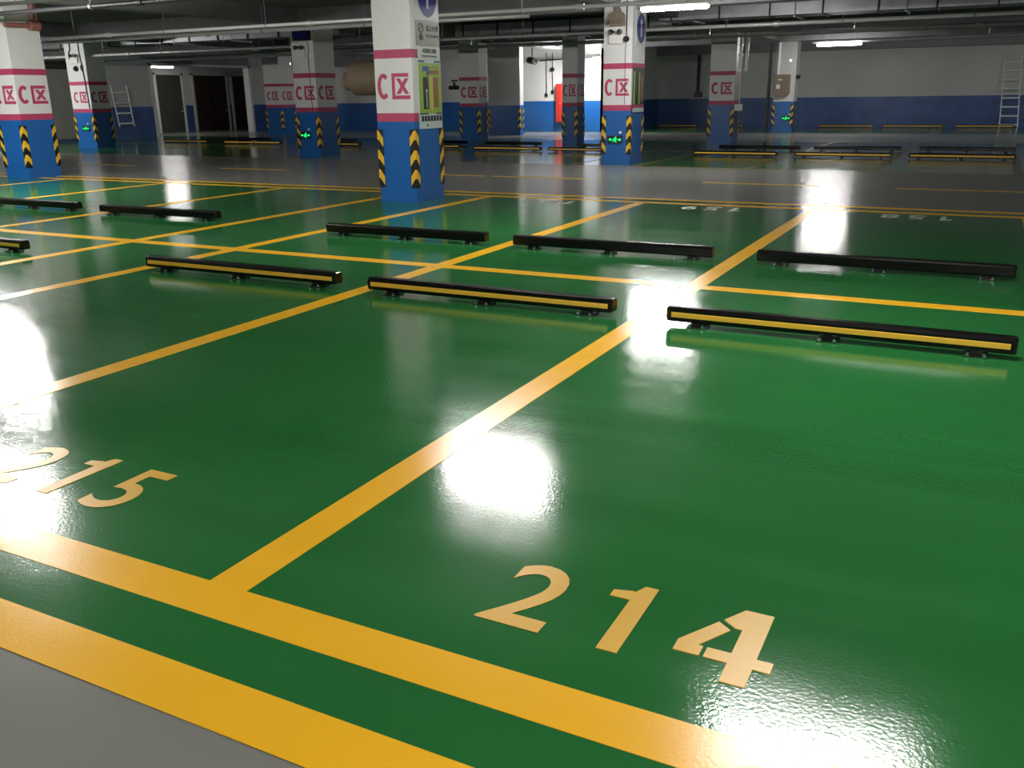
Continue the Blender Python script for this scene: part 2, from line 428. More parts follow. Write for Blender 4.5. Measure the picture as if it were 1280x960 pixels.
# ------------------------------------------------------------------ wheel stops
def wheel_stop_proto(L):
    root = bpy.data.objects.new('wheel_stop', None); root.empty_display_size = .1; COL.objects.link(root)
    prof = [(-.045, .034), (-.052, .046), (-.052, .112), (-.042, .126), (-.028, .132), (.028, .132), (.042, .126), (.052, .112), (.052, .046), (.045, .034)]
    def ring(x, k): return [(x, y*k, .083+(z-.083)*k) for y, z in prof]
    hl = L/2
    b = MB().loft([ring(-hl, .86), ring(-hl+.008, .97), ring(-hl+.02, 1), ring(hl-.02, 1), ring(hl-.008, .97), ring(hl, .86)])
    # raised ribs along the back and the lid
    b.box(-hl+.03, hl-.03, .05, .056, .070, .076).box(-hl+.03, hl-.03, .05, .056, .092, .098)
    b.build('bar', M['blackrub'], root)
    MB().box(-hl+.035, hl-.035, -.0555, -.048, .064, .098).build('reflective_strip', M['strip'], root, bevel=.002)
    for t in (-.40, .0, .40):
        f = MB().box(t*L-.065, t*L+.065, -.068, .068, 0, .008)
        f.box(t*L-.035, t*L+.035, -.042, .042, .006, .04)
        fo = f.build('foot', M['black'], root)
        for s in (-.045, .045):
            for q in (-.06, .06):
                MB().cyl((t*L+s, q, .006), (t*L+s, q, .016), .017, 8).cyl((t*L+s, q, .016), (t*L+s, q, .026), .009, 8).build('bolt', M['bolt'], fo)
    return root
PROTO = {}
def wheel_stop(x0, x1, y, label, group, back=False):
    L = round(x1-x0, 2)
    key = round(L, 1)
    if key not in PROTO:
        o = PROTO[key] = wheel_stop_proto(key)
    else: o = copy_tree(PROTO[key])
    o.location = ((x0+x1)/2, y, ZG); o.rotation_euler = (0, 0, PI if back else 0)
    tag(o, label, 'wheel stop', group)
    return o
g1 = 'yellow-striped wheel stops of the nearest row'
wheel_stop(-1.83, .29, 5.86, 'yellow-striped wheel stop at the end of stall 214, largest in the photo', g1)
wheel_stop(-4.33, -2.23, 5.91, 'yellow-striped wheel stop at the end of stall 215', g1)
wheel_stop(-6.86, -4.70, 5.95, 'yellow-striped wheel stop left of the one in stall 215', g1)
wheel_stop(-10.98, -8.88, 6.12, 'yellow-striped wheel stop cut off by the left edge of the photo', g1)
wheel_stop(-13.5, -11.4, 6.12, 'yellow-striped wheel stop beyond the left edge of the near row', g1)
g2 = 'plain black backs of wheel stops in the second row'
wheel_stop(-1.80, .32, 8.42, 'black back of a wheel stop in the stall numbered 158', g2, True)
wheel_stop(-4.28, -2.22, 8.42, 'black back of a wheel stop in the stall numbered 159', g2, True)
wheel_stop(-6.73, -4.66, 8.45, 'black back of a wheel stop in the stall numbered 160 below the poster column', g2, True)
wheel_stop(-11.02, -8.86, 8.85, 'black back of a wheel stop lying left of the poster column, across a lamp reflection', g2, True)
wheel_stop(-13.75, -11.6, 8.95, 'black back of a wheel stop farthest left in the second row', g2, True)
g3 = 'yellow-striped wheel stops beyond the grey lane'
for x0, x1, y, lb in ((-1.68, .5, 23.45, 'rightmost yellow-striped wheel stop beyond the grey lane'),
                  (-4.25, -2.05, 23.4, 'yellow-striped wheel stop beyond the lane, middle of the right-hand three'),
                  (-6.75, -4.65, 23.3, 'yellow-striped wheel stop beyond the lane, right of the exit sign column'),
                  (-11.1, -9.0, 23.9, 'yellow-striped wheel stop just left of the exit sign column'),
                  (-13.6, -11.35, 24.0, 'yellow-striped wheel stop in front of the brightly lit wall'),
                  (-16.0, -14.4, 24.6, 'yellow-striped wheel stop emerging from behind the poster column'),
                  (-20.0, -18.4, 25.0, 'yellow-striped wheel stop left of the poster column, far across the lane'),
                  (-24.6, -22.0, 25.3, 'yellow-striped wheel stop in front of the lit lobby opening'),
                  (-27.8, -25.6, 25.5, 'yellow-striped wheel stop beneath the wall ladder on the left')):
    wheel_stop(x0, x1, y, lb, g3)
g4 = 'black backs of wheel stops beyond the grey lane'
for x0, x1, y, lb in ((-1.68, .57, 26.4, 'black back of a far wheel stop behind the rightmost yellow-striped one'),
                  (-4.3, -2.05, 26.2, 'black back of a far wheel stop behind the middle yellow-striped one'),
                  (-6.8, -4.6, 26.0, 'black back of a far wheel stop by the column with pipes'),
                  (-11.0, -9.6, 26.0, 'black back of a far wheel stop peeping out right of the exit sign column'),
                  (-14.6, -12.6, 26.6, 'black back of a far wheel stop beside the dark backlit column'),
                  (-17.6, -15.4, 26.8, 'black back of a far wheel stop behind the poster column'),
                  (-22.2, -20.2, 27.2, 'black back of a far wheel stop right of the column with a black panel'),
                  (-26.4, -24.3, 27.4, 'black back of a far wheel stop before the lobby opening')):
    wheel_stop(x0, x1, y, lb, g4, True)
g5 = 'thin-looking wheel stops along the back walls'
for x0, x1, lb in ((-14.35, -12.5, 'leftmost wheel stop along the long back wall'), (-12.1, -10.3, 'wheel stop along the back wall, second from its left end'),
                   (-7.0, -4.7, 'wheel stop along the back wall, right of the farthest column'), (-4.3, -1.95, 'wheel stop at the middle of the long back wall'),
                   (-1.5, .75, 'wheel stop along the back wall below the ladder')):
    wheel_stop(x0, x1, 43.6, lb, g5)

# ------------------------------------------------------------------ lamps
def lamp_proto(name='ceiling_light', L=1.36, tubem='tube'):
    root = bpy.data.objects.new(name, None); COL.objects.link(root)
    hl = L/2
    MB().box(-hl, hl, -.045, .045, .035, .075).build('housing', M['whiteplastic'], root, bevel=.006)
    prof = [(-.055*math.cos(a), .035-.06*math.sin(a)) for a in [PI*i/10 for i in range(11)]]
    r = lambda x, k: [(x, y*k, .035+(z-.035)*k) for y, z in prof]
    MB().loft([r(-hl+.02, .6), r(-hl+.05, 1), r(hl-.05, 1), r(hl-.02, .6)], 0, True).build('diffuser', M[tubem], root)
    for s in (-.45, .45):
        MB().cyl((s, 0, .07), (s, 0, H-3.0), .006, 6).build('suspension_rod', M['galv'], root)
    return root
L0 = lamp_proto(); L_HI = None
def lamp(x, y, z, label, rz=0, dim=False, hi=False, first=[True]):
    if first[0]: o = L0; first[0] = False
    else: o = copy_tree(L0)
    o.location = (x, y, z); o.rotation_euler = (0, 0, rz)
    if hi:
        for k in o.children:
            if k.name.startswith('diffuser'): k.material_slots[0].link = 'OBJECT'; k.material_slots[0].material = M['tube_hi']
    if dim:
        for k in o.children:
            if k.name.startswith('diffuser'): k.material_slots[0].link = 'OBJECT'; k.material_slots[0].material = M['tube_mid' if dim == .5 else 'tube_dim']
    tag(o, label, 'ceiling light', 'lit tube lamps hung from the ceiling')
    return o
lamp(-5.70, 17.95, 3.05, 'lit tube lamp at the top of the photo, right of the exit sign column')
lamp(-5.34, 36.2, 3.11, 'lit tube lamp in front of the long back wall', dim=.5).scale.x = 1.15
lamp(-34.5, 32.0, 3.0, 'lit tube lamp inside the lobby opening on the left', PI/2, True)
lamp(-15.76, 36.25, 2.9, 'lit lamp hidden behind the dark column, lighting the white wall', math.radians(113.5), hi=True)
lamp(-4.95, 9.1, 2.92, 'lit tube lamp above the middle stalls, out of frame')
lamp(-.62, 5.62, 2.92, 'lit tube lamp above stall 214, out of frame')
lamp(-9.85, 6.1, 2.92, 'lit tube lamp above the left stalls, out of frame')
lamp(-14.9, 9.65, 2.92, 'lit tube lamp above the far left stalls, out of frame', hi=True)
lamp(4.2, 2.3, 2.92, 'added unseen tube lamp to the right, brightening the near stalls')  # added out of view for more light from the right
lamp(-4.9, -.8, 2.92, 'added unseen tube lamp over the near drive lane, lighting the near floor')  # unseen lamp added to brighten the near floor
lamp(4.2, 37.0, 2.92, 'added unseen tube lamp far right, brightening the back wall')  # extra lamp placed out of view to lift the back wall
lamp(-28.9, 18.0, 2.92, 'added unseen tube lamp beyond the left edge, brightening the front of the cabled column', hi=True)  # added unseen and boosted to light the front of the cabled column
lamp(-19.2, 6.0, 2.92, 'added unseen tube lamp over the near stalls beyond the left edge, brightening the left column', hi=True)  # added unseen and boosted to light the front of the left column
lamp(1.2, -.6, 2.92, 'added unseen tube lamp behind the camera, lighting the foreground')  # extra unseen lamp, added as fill for the foreground

# ------------------------------------------------------------------ services under the ceiling
def pipe_run(name, x0, x1, y, z, r, label, m='pipe', cat='pipe', hang=3.0, group='pipes under the ceiling', couplings=True):
    root = empty(name, (x0, y, z), label, cat, group)
    MB().cyl((0, 0, 0), (x1-x0, 0, 0), r, 10).build('tube', M[m], root)
    n = int((x1-x0)/hang)
    for k in range(n):
        x = .7+k*hang+random.uniform(-.1, .1)
        h = MB().cyl((x, 0, 0), (x+.04, 0, 0), r*1.25, 8).cyl((x+.02, 0, r), (x+.02, 0, H-z), .006, 5)
        h.build('hanger', M['galv'], root)
        if couplings and k % 2 == 0:
            MB().cyl((x+1.1, 0, 0), (x+1.24, 0, 0), r*1.4, 10).build('coupling', M[m], root)
    return root
pipe_run('ceiling_pipe', -32.5, 8.5, 15.8, 2.985, .035, 'pale pipe crossing in front of the exit sign column, nearest of the long pipes')
pipe_run('ceiling_pipe', -32.5, 8.5, 22.3, 2.99, .045, 'pale bright pipe below the duct, middle of the long pipes', hang=2.6)
pipe_run('ceiling_pipe', -32.5, 8.5, 26.3, 3.0, .045, 'pale pipe lowest in view, farthest of the long pipes')
pipe_run('ceiling_pipe', -32.5, 8.5, 11.9-.55, 3.03, .04, 'dark pipe near the top left corner', m='dark')
pipe_run('ceiling_pipe', -32.0, -9.0, 18.4, 3.12, .05, 'pale pipe at upper left with bright lamp glints')

def tray(name, x0, x1, y, z, w, label, m='galv'):
    root = empty(name, (x0, y, z), label, 'cable tray', 'cable trays')
    L = x1-x0
    MB().box(0, L, -w/2, w/2, 0, .008).box(0, L, -w/2, -w/2+.006, 0, .06).box(0, L, w/2-.006, w/2, 0, .06).build('channel', M[m], root)
    k = .5
    while k < L:
        MB().cyl((k, -w/2-.01, 0), (k, -w/2-.01, H-z), .006, 5).cyl((k, w/2+.01, 0), (k, w/2+.01, H-z), .006, 5).box(k-.02, k+.02, -w/2-.03, w/2+.03, -.03, 0).build('hanger', M['galv'], root)
        k += 2.4
    c = MB()
    for j in range(3): c.cyl((0, -w/3+j*w/3, .02), (L, -w/3+j*w/3, .02), .012, 5)
    c.build('cable', M['cable'], root)
    return root
tray('ceiling_cable_tray', -6.3, .6, 36.4, 3.19, .1, 'slim tray carrying the lamp in front of the back wall')
tray('ceiling_cable_tray', -6.6, 8.4, 17.6, 3.24, .28, 'dark wide cable tray at the top right', 'dark')
tray('ceiling_cable_tray', -32.5, -8.4, 24.9, 3.1, .3, 'dark wide cable tray above the left half', 'dark')
tray('ceiling_cable_tray', -32.5, -8.2, 28.2, 3.05, .2, 'narrow tray over the distant left columns', 'galv')

def duct(name, x0, x1, y0, y1, z0, z1, label, pitch=1.24, m='galv'):
    root = empty(name, (x0, (y0+y1)/2, z0), label, 'duct', 'ventilation ducts')
    L = x1-x0; w = (y1-y0)/2; h = z1-z0
    MB().box(0, L, -w, w, 0, h).build('duct_body', M[m], root)
    k = .3
    while k < L:
        MB().box(k-.02, k+.02, -w-.03, w+.03, -.03, h+.03).build('flange', M['dark'], root)
        k += pitch
    k = .9
    while k < L:
        MB().cyl((k, -w-.05, -.05), (k, -w-.05, H-z0), .008, 5).cyl((k, w+.05, -.05), (k, w+.05, H-z0), .008, 5).box(k-.02, k+.02, -w-.06, w+.06, -.06, -.03).build('hanger', M['galv'], root)
        k += pitch*2
    return root
d1 = duct('ceiling_duct', -8.0, 8.4, 24.0, 24.9, 3.30, 3.70, 'galvanised duct in segments at the top right')
for x in (11.2, 14.4):
    g = MB().box(x, x+.95, -.48, -.45, .06, .33)
    for k in range(5): g.box(x+.04, x+.91, -.5, -.48, .09+k*.05, .11+k*.05)
    g.build('grille', M['dark'], d1)
duct('ceiling_duct', -32.6, -17.6, 23.2, 24.0, 3.34, 3.7, 'dim segmented duct above the lobby opening')
duct('ceiling_duct', -15.8, -8.6, 26.9, 27.7, 3.3, 3.7, 'dark duct above the brightly lit wall')
duct('ceiling_duct', -32.5, -9.0, 9.6, 10.9, 3.22, 3.6, 'broad dark duct along the top left', m='dark')

# sprinkler heads: short drops under the farthest pipes
for x, y, lb in ((-3.0, 22.3, 'sprinkler head under the bright pipe at right'), (-6.2, 22.3, 'sprinkler head under the bright pipe by the distant grey column'),
                 (-.4, 26.3, 'sprinkler head under the lowest pipe at right'), (-12.6, 22.3, 'sprinkler head above the lit wall')):
    r = empty('ceiling_sprinkler', (x, y, 2.99), lb, 'sprinkler', 'sprinkler heads')
    MB().cyl((0, 0, -.04), (0, 0, -.12), .012, 6).build('drop', M['pipe'], r)
    MB().cyl((0, 0, -.12), (0, 0, -.15), .02, 8).cyl((0, 0, -.165), (0, 0, -.17), .035, 10).cyl((.015, 0, -.15), (.02, 0, -.165), .004, 4).cyl((-.015, 0, -.15), (-.02, 0, -.165), .004, 4).build('head', M['bolt'], r)

# ------------------------------------------------------------------ signs and fittings on the columns
def on_x(X):            # mapping for boards on a face looking to +x: u along +y, v up
    return lambda u, v, d: (X+d, u, v)
def disc(u0, v0, ru, rv, n=28): return [(u0+ru*math.cos(2*PI*i/n), v0+rv*math.sin(2*PI*i/n)) for i in range(n)]
def rect(u0, u1, v0, v1): return [(u0, v0), (u1, v0), (u1, v1), (u0, v1)]
def arrow_up(u, v0, v1, w, hw): return [(u-w, v0), (u+w, v0), (u+w, v1-hw*1.2), (u+hw, v1-hw*1.2), (u, v1), (u-hw, v1-hw*1.2), (u-w, v1-hw*1.2)]
XM = -7.55
def board(name, X, y0, y1, z0, z1, m, label, cat, bits=(), th=.012):
    root = empty(name, (X, (y0+y1)/2, z0), label, cat)
    off = lambda u, v, d: (d, u-(y0+y1)/2, v-z0)
    MB().prism(rect(y0, y1, z0, z1), off, 0, th).build('panel', m, root)
    for nm, mm, polys, lv in bits:
        mb = MB()
        for P in polys: mb.prism(P, off, th-.001, th+.0015*lv)
        mb.build(nm, mm, root)
    return root
RX = Matrix(((0, 0, 1, 0), (1, 0, 0, 0), (0, 1, 0, 0), (0, 0, 0, 1)))   # text plane -> face looking to +x
a, b = 11.80, 12.35
cy = (a+b)/2+.01
board('direction_sign', XM, 11.72, 12.36, 2.57, 3.22, M['signwhite'], 'round blue arrow sign at the top of the poster column', 'sign',
      (('blue_disc', M['signblue'], [disc(12.06, 2.90, .255, .29)], 1), ('white_arrow', M['signwhite'], [arrow_up(12.06, 2.73, 3.12, .025, .09)], 2)))
bd = board('notice_board', XM, 11.74, 12.36, 2.22, 2.56, M['signgrey'], 'grey no-smoking board with round emblem and black writing on the poster column', 'sign',
      (('emblem', M['ink'], [[(11.86+.075*math.cos(t), 2.46+.07*math.sin(t)), (11.86+.075*math.cos(t+.4), 2.46+.07*math.sin(t+.4)),
                              (11.86+.05*math.cos(t+.4), 2.46+.047*math.sin(t+.4)), (11.86+.05*math.cos(t), 2.46+.047*math.sin(t))] for t in [k*.4 for k in range(16)]]
                             + [disc(11.86, 2.335, .06, .045, 14), rect(11.84, 11.88, 2.37, 2.40), [(11.80, 2.425), (11.815, 2.41), (11.92, 2.495), (11.905, 2.51)]], 1),))
def on_board(root, s, size, y, z, X, m, name, bold=.0, sx=1.):
    o = text_mesh(s, size, .0008, name, m, root, Matrix.Translation((X-root.location.x, y-root.location.y, z-root.location.z)) @ RX, bold=bold, sx=sx)
    return o
on_board(bd, '禁止吸烟', .085, 12.17, 2.43, XM+.013, M['ink'], 'lettering', .002)
on_board(bd, 'No Smoking', .07, 12.17, 2.34, XM+.013, M['ink'], 'lettering', .001)
hp = board('phone_strip', XM, 11.76, 12.36, 2.045, 2.215, M['signwhite'], 'white strip with a printed telephone number on the poster column', 'sign')
on_board(hp, '4008851888', .085, 12.07, 2.125, XM+.013, M['ink'], 'lettering', .003, .9)
sm = MB()
for k in range(14): sm.prism(rect(11.86+k*.03, 11.86+k*.03+.021, 2.068, 2.092), lambda u, v, d: (d, u-12.06, v-2.045), .011, .0135)
sm.build('small_print', M['ink'], hp)
ps = [rect(11.87, 12.29, 1.88, 1.945)]
board('poster', XM, 11.74, 12.37, 1.06, 2.035, M['posterpale'], 'lime green poster with dark and brown panels on the large column', 'poster',
      (('lime_field', M['posterlime'], [rect(11.75, 12.36, 1.275, 1.985)], 1),
       ('head_rule', M['posterteal'], [rect(11.75, 11.92, 1.995, 2.02), rect(12.18, 12.36, 1.995, 2.02), rect(11.75, 11.98, 1.262, 1.285), rect(12.2, 12.36, 1.262, 1.285)], 2),
       ('blue_picture', M['posterblue'], [rect(11.86, 12.02, 1.87, 1.94), rect(11.96, 12.02, 1.81, 1.87)], 2),
       ('brown_picture', M['posterbrown'], [rect(12.02, 12.29, 1.83, 1.89), rect(12.14, 12.28, 1.36, 1.79), rect(12.02, 12.29, 1.915, 1.93)], 3),
       ('yellow_picture', M['posteryellow'], [rect(12.04, 12.13, 1.32, 1.80)], 2),
       ('black_picture', M['posterdark'], [rect(11.86, 12.0, 1.34, 1.79)], 4),
       ('white_spot', M['signwhite'], [disc(11.945, 1.60, .022, .025, 10), rect(11.935, 11.955, 1.36, 1.58)], 5),
       ('swatches', M['posterdark'], [rect(11.79+k*.083, 11.79+k*.083+.062, 1.165, 1.245) for k in range(7)], 2),
       ('pale_mark', M['posterteal'], [disc(11.95, 1.11, .02, .022, 10)], 1)))
# exit sign column
X8 = -7.24
board('direction_sign', X8, 20.12, 20.74, 2.55, 3.25, M['signwhite'], 'round blue arrow sign on the column under the brightest lamp', 'sign',
      (('blue_disc', M['signblue'], [disc(20.43, 2.9, .28, .31)], 1), ('white_arrow', M['signwhite'], [arrow_up(20.43, 2.72, 3.1, .03, .09)], 2)))
board('poster', X8, 19.98, 20.74, 1.12, 2.08, M['posterdark'], 'dark olive poster on the side of the exit sign column', 'poster',
      (('olive_picture', M['posterlime'], [rect(20.02, 20.12, 1.3, 2.0), rect(20.36, 20.44, 1.3, 1.98)], 1),
       ('brown_picture', M['posterbrown'], [rect(20.5, 20.66, 1.36, 1.9)], 1), ('foot_strip', M['posterpale'], [rect(19.99, 20.73, 1.13, 1.22)], 1),
       ('red_strip', M['crimson'], [rect(19.99, 20.73, 1.22, 1.29)], 1)))

def exit_sign(x, y, z, label, w=.34):
    root = empty('exit_sign', (x, y, z), label, 'exit sign', 'green exit signs low on columns')
    h = w*.48
    MB().box(-w/2, w/2, -.03, 0, -h/2, h/2).build('case', M['black'], root, bevel=.004)
    mb = MB(); fn = lambda u, v, d: (u*w/.34, -d, v*w/.34)
    # arrows left and right, running figure between
    mb.prism([(-.15, 0), (-.11, .035), (-.11, .012), (-.07, .012), (-.07, -.012), (-.11, -.012), (-.11, -.035)], fn, .03, .033)
    mb.prism([(.15, 0), (.11, .035), (.11, .012), (.07, .012), (.07, -.012), (.11, -.012), (.11, -.035)], fn, .03, .033)
    mb.prism(disc(.018, .052, .014, .014, 10), fn, .03, .033)
    mb.prism([(-.012, -.012), (.012, -.018), (.024, .036), (-.006, .036)], fn, .03, .033)
    mb.prism([(.02, .034), (.05, .006), (.042, -.004), (.012, .022)], fn, .03, .033)
    mb.prism([(-.004, .036), (-.04, .018), (-.046, -.006), (-.034, -.008), (-.028, .01), (0, .02)], fn, .03, .033)
    mb.prism([(.012, -.016), (.036, -.034), (.03, -.066), (.018, -.064), (.02, -.038), (-.006, -.02)], fn, .03, .033)
    mb.prism([(-.010, -.012), (-.024, -.044), (-.056, -.048), (-.056, -.036), (-.034, -.032), (-.02, -.006)], fn, .03, .033)
    mb.build('pictogram', M['exitgreen'], root)
    MB().cyl((w*.36, -.002, h*.95), (w*.36, -.03, h*.95), .03, 10).build('junction_cap', M['whiteplastic'], root)
    return root
exit_sign(-7.585, 19.9, .545, 'lit green running-man exit sign on the column under the brightest lamp')
exit_sign(-16.74, 20.3, .565, 'lit green exit sign on the column with the black top panel')
exit_sign(-27.62, 22.0, .65, 'dim green exit sign on the column with cables at the far left')
exit_sign(-7.55, 39.0, .52, 'small green exit sign on the farthest column')

def twin_lamp(x, y, z, label):
    root = empty('emergency_light', (x, y, z), label, 'emergency light', 'twin-head emergency lights on columns')
    MB().box(-.16, .16, -.06, 0, -.15, .06).build('case', M['whiteplastic'], root, bevel=.008)
    for s in (-.09, .09):
        MB().cyl((s, -.06, .10), (s+s*.2, -.13, .085), .045, 12, 0, .06).cyl((s, -.03, .05), (s, -.05, .10), .012, 6).build('lamp_head', M['black'], root)
        MB().cyl((s+s*.2, -.131, .085), (s+s*.2, -.134, .085), .05, 12).build('lens', M['bolt'], root)
    return root
twin_lamp(-7.60, 19.9, 2.72, 'white twin-head emergency light on the exit sign column')
twin_lamp(-16.70, 20.3, 2.72, 'twin-head emergency light below the black panel')
twin_lamp(-27.68, 22.0, 2.90, 'black twin-head emergency light among cables on the far left column')
# hooded bracket unit above the emergency light
hb = empty('mounted_horn', (-7.57, 19.9, 3.05), 'beige hooded box hung on a bracket high on the exit sign column', 'speaker')
MB().prism([(-.16, -.12), (.16, -.12), (.16, .10), (.10, .16), (-.10, .16), (-.16, .10)], lambda u, v, d: (u, -d, v), .0, .16).build('box', M['brown'], hb, bevel=.006)
MB().prism([(-.09, .16), (.09, .16), (.025, .32), (.02, .55), (-.02, .55), (-.025, .32)], lambda u, v, d: (u, -d, v), .04, .07).build('bracket', M['brown'], hb)
def dome(x, y, z, label, r=.07):
    o = empty('mounted_camera', (x, y, z), label, 'camera', 'small cameras on columns')
    MB().cyl((0, 0, 0), (0, -.05, 0), r, 14).build('base', M['black'], o)
    MB().cyl((0, -.05, 0), (0, -.11, -.01), r*.8, 14, 0, r*.45).build('lens', M['dark'], o)
    return o
dome(-7.37, 19.9, 2.66, 'small black camera beside the emergency light on the exit sign column', .065)
def cable(pts, r, label, name='hanging_cable'):
    o = MB().path(pts, r).build(name, M['cable']); return tag(o, label, 'cable', 'cables on columns and walls')
cable([(-7.37, 19.885, 3.7), (-7.37, 19.885, 2.73)], .012, 'dark cable dropping to the camera on the exit sign column')
cable([(-7.38, 19.89, 2.6), (-7.39, 19.89, 2.3), (-7.385, 19.89, 1.3)], .005, 'thin cable running down the face of the exit sign column')
# column with black panel
pn = empty('mounted_display', (-16.62, 20.3, 3.2), 'black panel at the top of the column left of the poster column', 'panel')
MB().box(-.3, .3, -.05, 0, -.21, .21).build('case', M['black'], pn, bevel=.01)
MB().box(-.25, .25, -.056, -.049, -.16, .16).build('screen', M['signblue'], pn)
cable([(-16.45, 20.285, 3.0), (-16.42, 20.285, 2.75), (-16.46, 20.285, 2.6), (-16.44, 20.285, 1.2)], .008, 'dark cable beside the emergency light under the black panel')
sp = empty('mounted_spotlight', (-17.02, 20.5, 2.42), 'tiny bright lamp on the left edge of the column with a black panel', 'lamp')
MB().cyl((0, -.1, 0), (-.06, -.2, 0), .035, 10).box(-.03, .0, -.12, .02, -.015, .015).build('housing', M['dark'], sp)
MB().cyl((-.06, -.2, 0), (-.0605, -.203, 0), .03, 10).build('lens', M['led'], sp)
# far left column: cables
cable([(-27.85, 21.985, 3.7), (-27.85, 21.985, 3.2), (-27.92, 21.985, 3.1), (-27.95, 21.985, 2.9)], .02, 'thick black cable at the top left of the far left column')
cable([(-27.42, 21.98, 3.7), (-27.43, 21.98, 3.1), (-27.4, 21.98, 2.8), (-27.34, 21.98, 2.6), (-27.40, 21.98, 2.5), (-27.45, 21.98, 2.62), (-27.38, 21.98, 2.72), (-27.34, 21.98, 2.2), (-27.3, 21.985, 1.3)], .016, 'looping black cable running down the far left column')
dome(-27.68, 22.0, 2.58, 'black round device low among the cables on the far left column', .09)
# dull red elbow on the left column
el = empty('mounted_pipe_elbow', (-17.75, 13.0, 2.98), 'dull reddish pipe elbow crossing the top of the left column', 'pipe')
MB().cyl((.12, -.5, 0), (.12, .1, .02), .045, 12).cyl((.12, .05, .02), (.12, .26, .02), .10, 14).cyl((.12, .16, .05), (.12, .16, .7), .06, 12).build('elbow', M['redpipe'], el)

# distant grey column: pipes on its right
for x, z0, lb in ((-7.27, 2.2, 'white riser pipe beside the distant grey column'), (-7.08, 2.2, 'second white riser pipe beside the distant grey column')):
    o = MB().cyl((x, 29.75, z0), (x, 29.75, H), .05, 10).cyl((x, 29.7, z0), (x, 29.8, z0), .05, 10).cyl((x, 29.75, 2.6), (x, 29.75, 2.66), .07, 10).cyl((x, 29.75, 2.9), (x, 29.75, 2.95), .07, 10).build('mounted_riser_pipe', M['pipe'])
    tag(o, lb, 'pipe', 'risers on the distant grey column')
o = empty('mounted_junction_box', (-7.2, 29.6, 1.08), 'small pale box at the right edge of the distant grey column', 'junction box')
MB().box(-.14, .1, .0, .12, -.1, .1).build('case', M['whiteplastic'], o, bevel=.01)
MB().cyl((.0, .06, .1), (.0, .06, 1.2), .012, 6).build('conduit', M['pipe'], o)
# farthest column: hose reel box and pipes
o = empty('mounted_hose_box', (-7.78, 39.0, 1.78), 'brown box with curved foot on the farthest column', 'box')
MB().prism([(-.34, .42), (.3, .42), (.3, -.3), (.2, -.42), (-.2, -.42), (-.34, -.3)], lambda u, v, d: (u, -d, v), 0, .2).build('case', M['brown'], o, bevel=.01)
MB().box(-.2, -.06, -.22, -.2, -.12, .04).box(-.15, .02, -.22, -.2, .2, .24).build('badge', M['whiteplastic'], o)
o = empty('mounted_gauge', (-7.52, 39.0, 2.72), 'pale round gauge with bright spot high on the farthest column', 'gauge')
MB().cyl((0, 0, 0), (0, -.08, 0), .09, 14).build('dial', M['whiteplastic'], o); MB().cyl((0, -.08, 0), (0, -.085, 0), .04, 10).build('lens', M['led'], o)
for x, lb in ((-7.95, 'white riser at the left of the farthest column'),):
    tag(MB().cyl((x, 38.9, 2.2), (x, 38.9, H), .05, 10).cyl((x, 38.9, 2.6), (x, 38.9, 2.66), .07, 10).build('mounted_riser_pipe', M['alu']), lb, 'pipe')
tag(MB().cyl((-8.3, 38.9, 0), (-8.3, 38.9, H), .07, 10).cyl((-8.3, 38.9, 1.2), (-8.3, 38.9, 1.3), .1, 10).build('mounted_drain_pipe', M['dark']), 'dark drain pipe standing left of the farthest column', 'pipe')
o = empty('mounted_siren', (-7.2, 39.1, 2.1), 'small black bell on the right edge of the farthest column', 'bell')
MB().cyl((0, 0, 0), (0, -.08, 0), .09, 12).build('gong', M['black'], o); MB().box(-.12, 0, -.04, 0, -.03, .03).build('bracket', M['dark'], o)

# lit wall fittings
def conduit(x, z0, label, box=None):
    o = empty('wall_conduit', (x, 38.0, z0), label, 'conduit', 'conduits on the lit wall')
    MB().cyl((0, -.03, 0), (0, -.03, 3.3-z0), .014, 6).build('pipe', M['dark'], o)
    MB().box(-.05, .05, -.06, 0, -.12, .02).build('socket', M['black'], o)
    if box: MB().cyl((0, 0, box-z0), (0, -.09, box-z0), .09, 12).build('junction_box', M['dark'], o)
conduit(-17.74, 1.6, 'thin conduit on the lit wall, left of the pair')
conduit(-17.45, 1.72, 'thin conduit with round box on the lit wall, right of the pair', 2.6)
o = empty('wall_fire_board', (-17.08, 38.0, .4), 'tall narrow red fire cabinet on the lit wall', 'fire cabinet')
MB().box(-.14, .14, -.2, 0, 0, 1.6).build('case', M['red'], o, bevel=.01)
MB().box(-.11, .11, -.21, -.2, .05, 1.55).build('door', M['red'], o); MB().cyl((.08, -.21, .8), (.08, -.24, .8), .02, 8).build('handle', M['alu'], o)
o = empty('mounted_camera', (-18.2, 37.6, 2.98), 'black bullet camera under the ceiling before the lit wall', 'camera')
MB().cyl((-.2, 0, .02), (.2, -.25, -.04), .14, 14).build('body', M['black'], o); MB().cyl((.0, -.1, .1), (.0, -.1, .77), .03, 8).build('arm', M['dark'], o)
MB().cyl((.2, -.25, -.04), (.205, -.253, -.04), .1, 14).build('lens', M['dark'], o)
tag(MB().cyl((-17.7, 37.2, 2.95), (-15.3, 37.2, 3.02), .03, 8).cyl((-16.6, 37.2, 2.98), (-16.6, 37.2, H), .01, 5).build('ceiling_pipe', M['dark']), 'thin dark pipe crossing the top of the lit wall', 'pipe')
# long-back-wall conduit
o = empty('wall_conduit', (-12.95, 45.0, 1.55), 'dark pipe ending in a box on the long back wall', 'conduit')
MB().cyl((0, -.08, 0), (0, -.08, 1.75), .07, 8).build('pipe', M['dark'], o); MB().box(-.15, .2, -.2, 0, -.2, .05).build('box', M['black'], o)
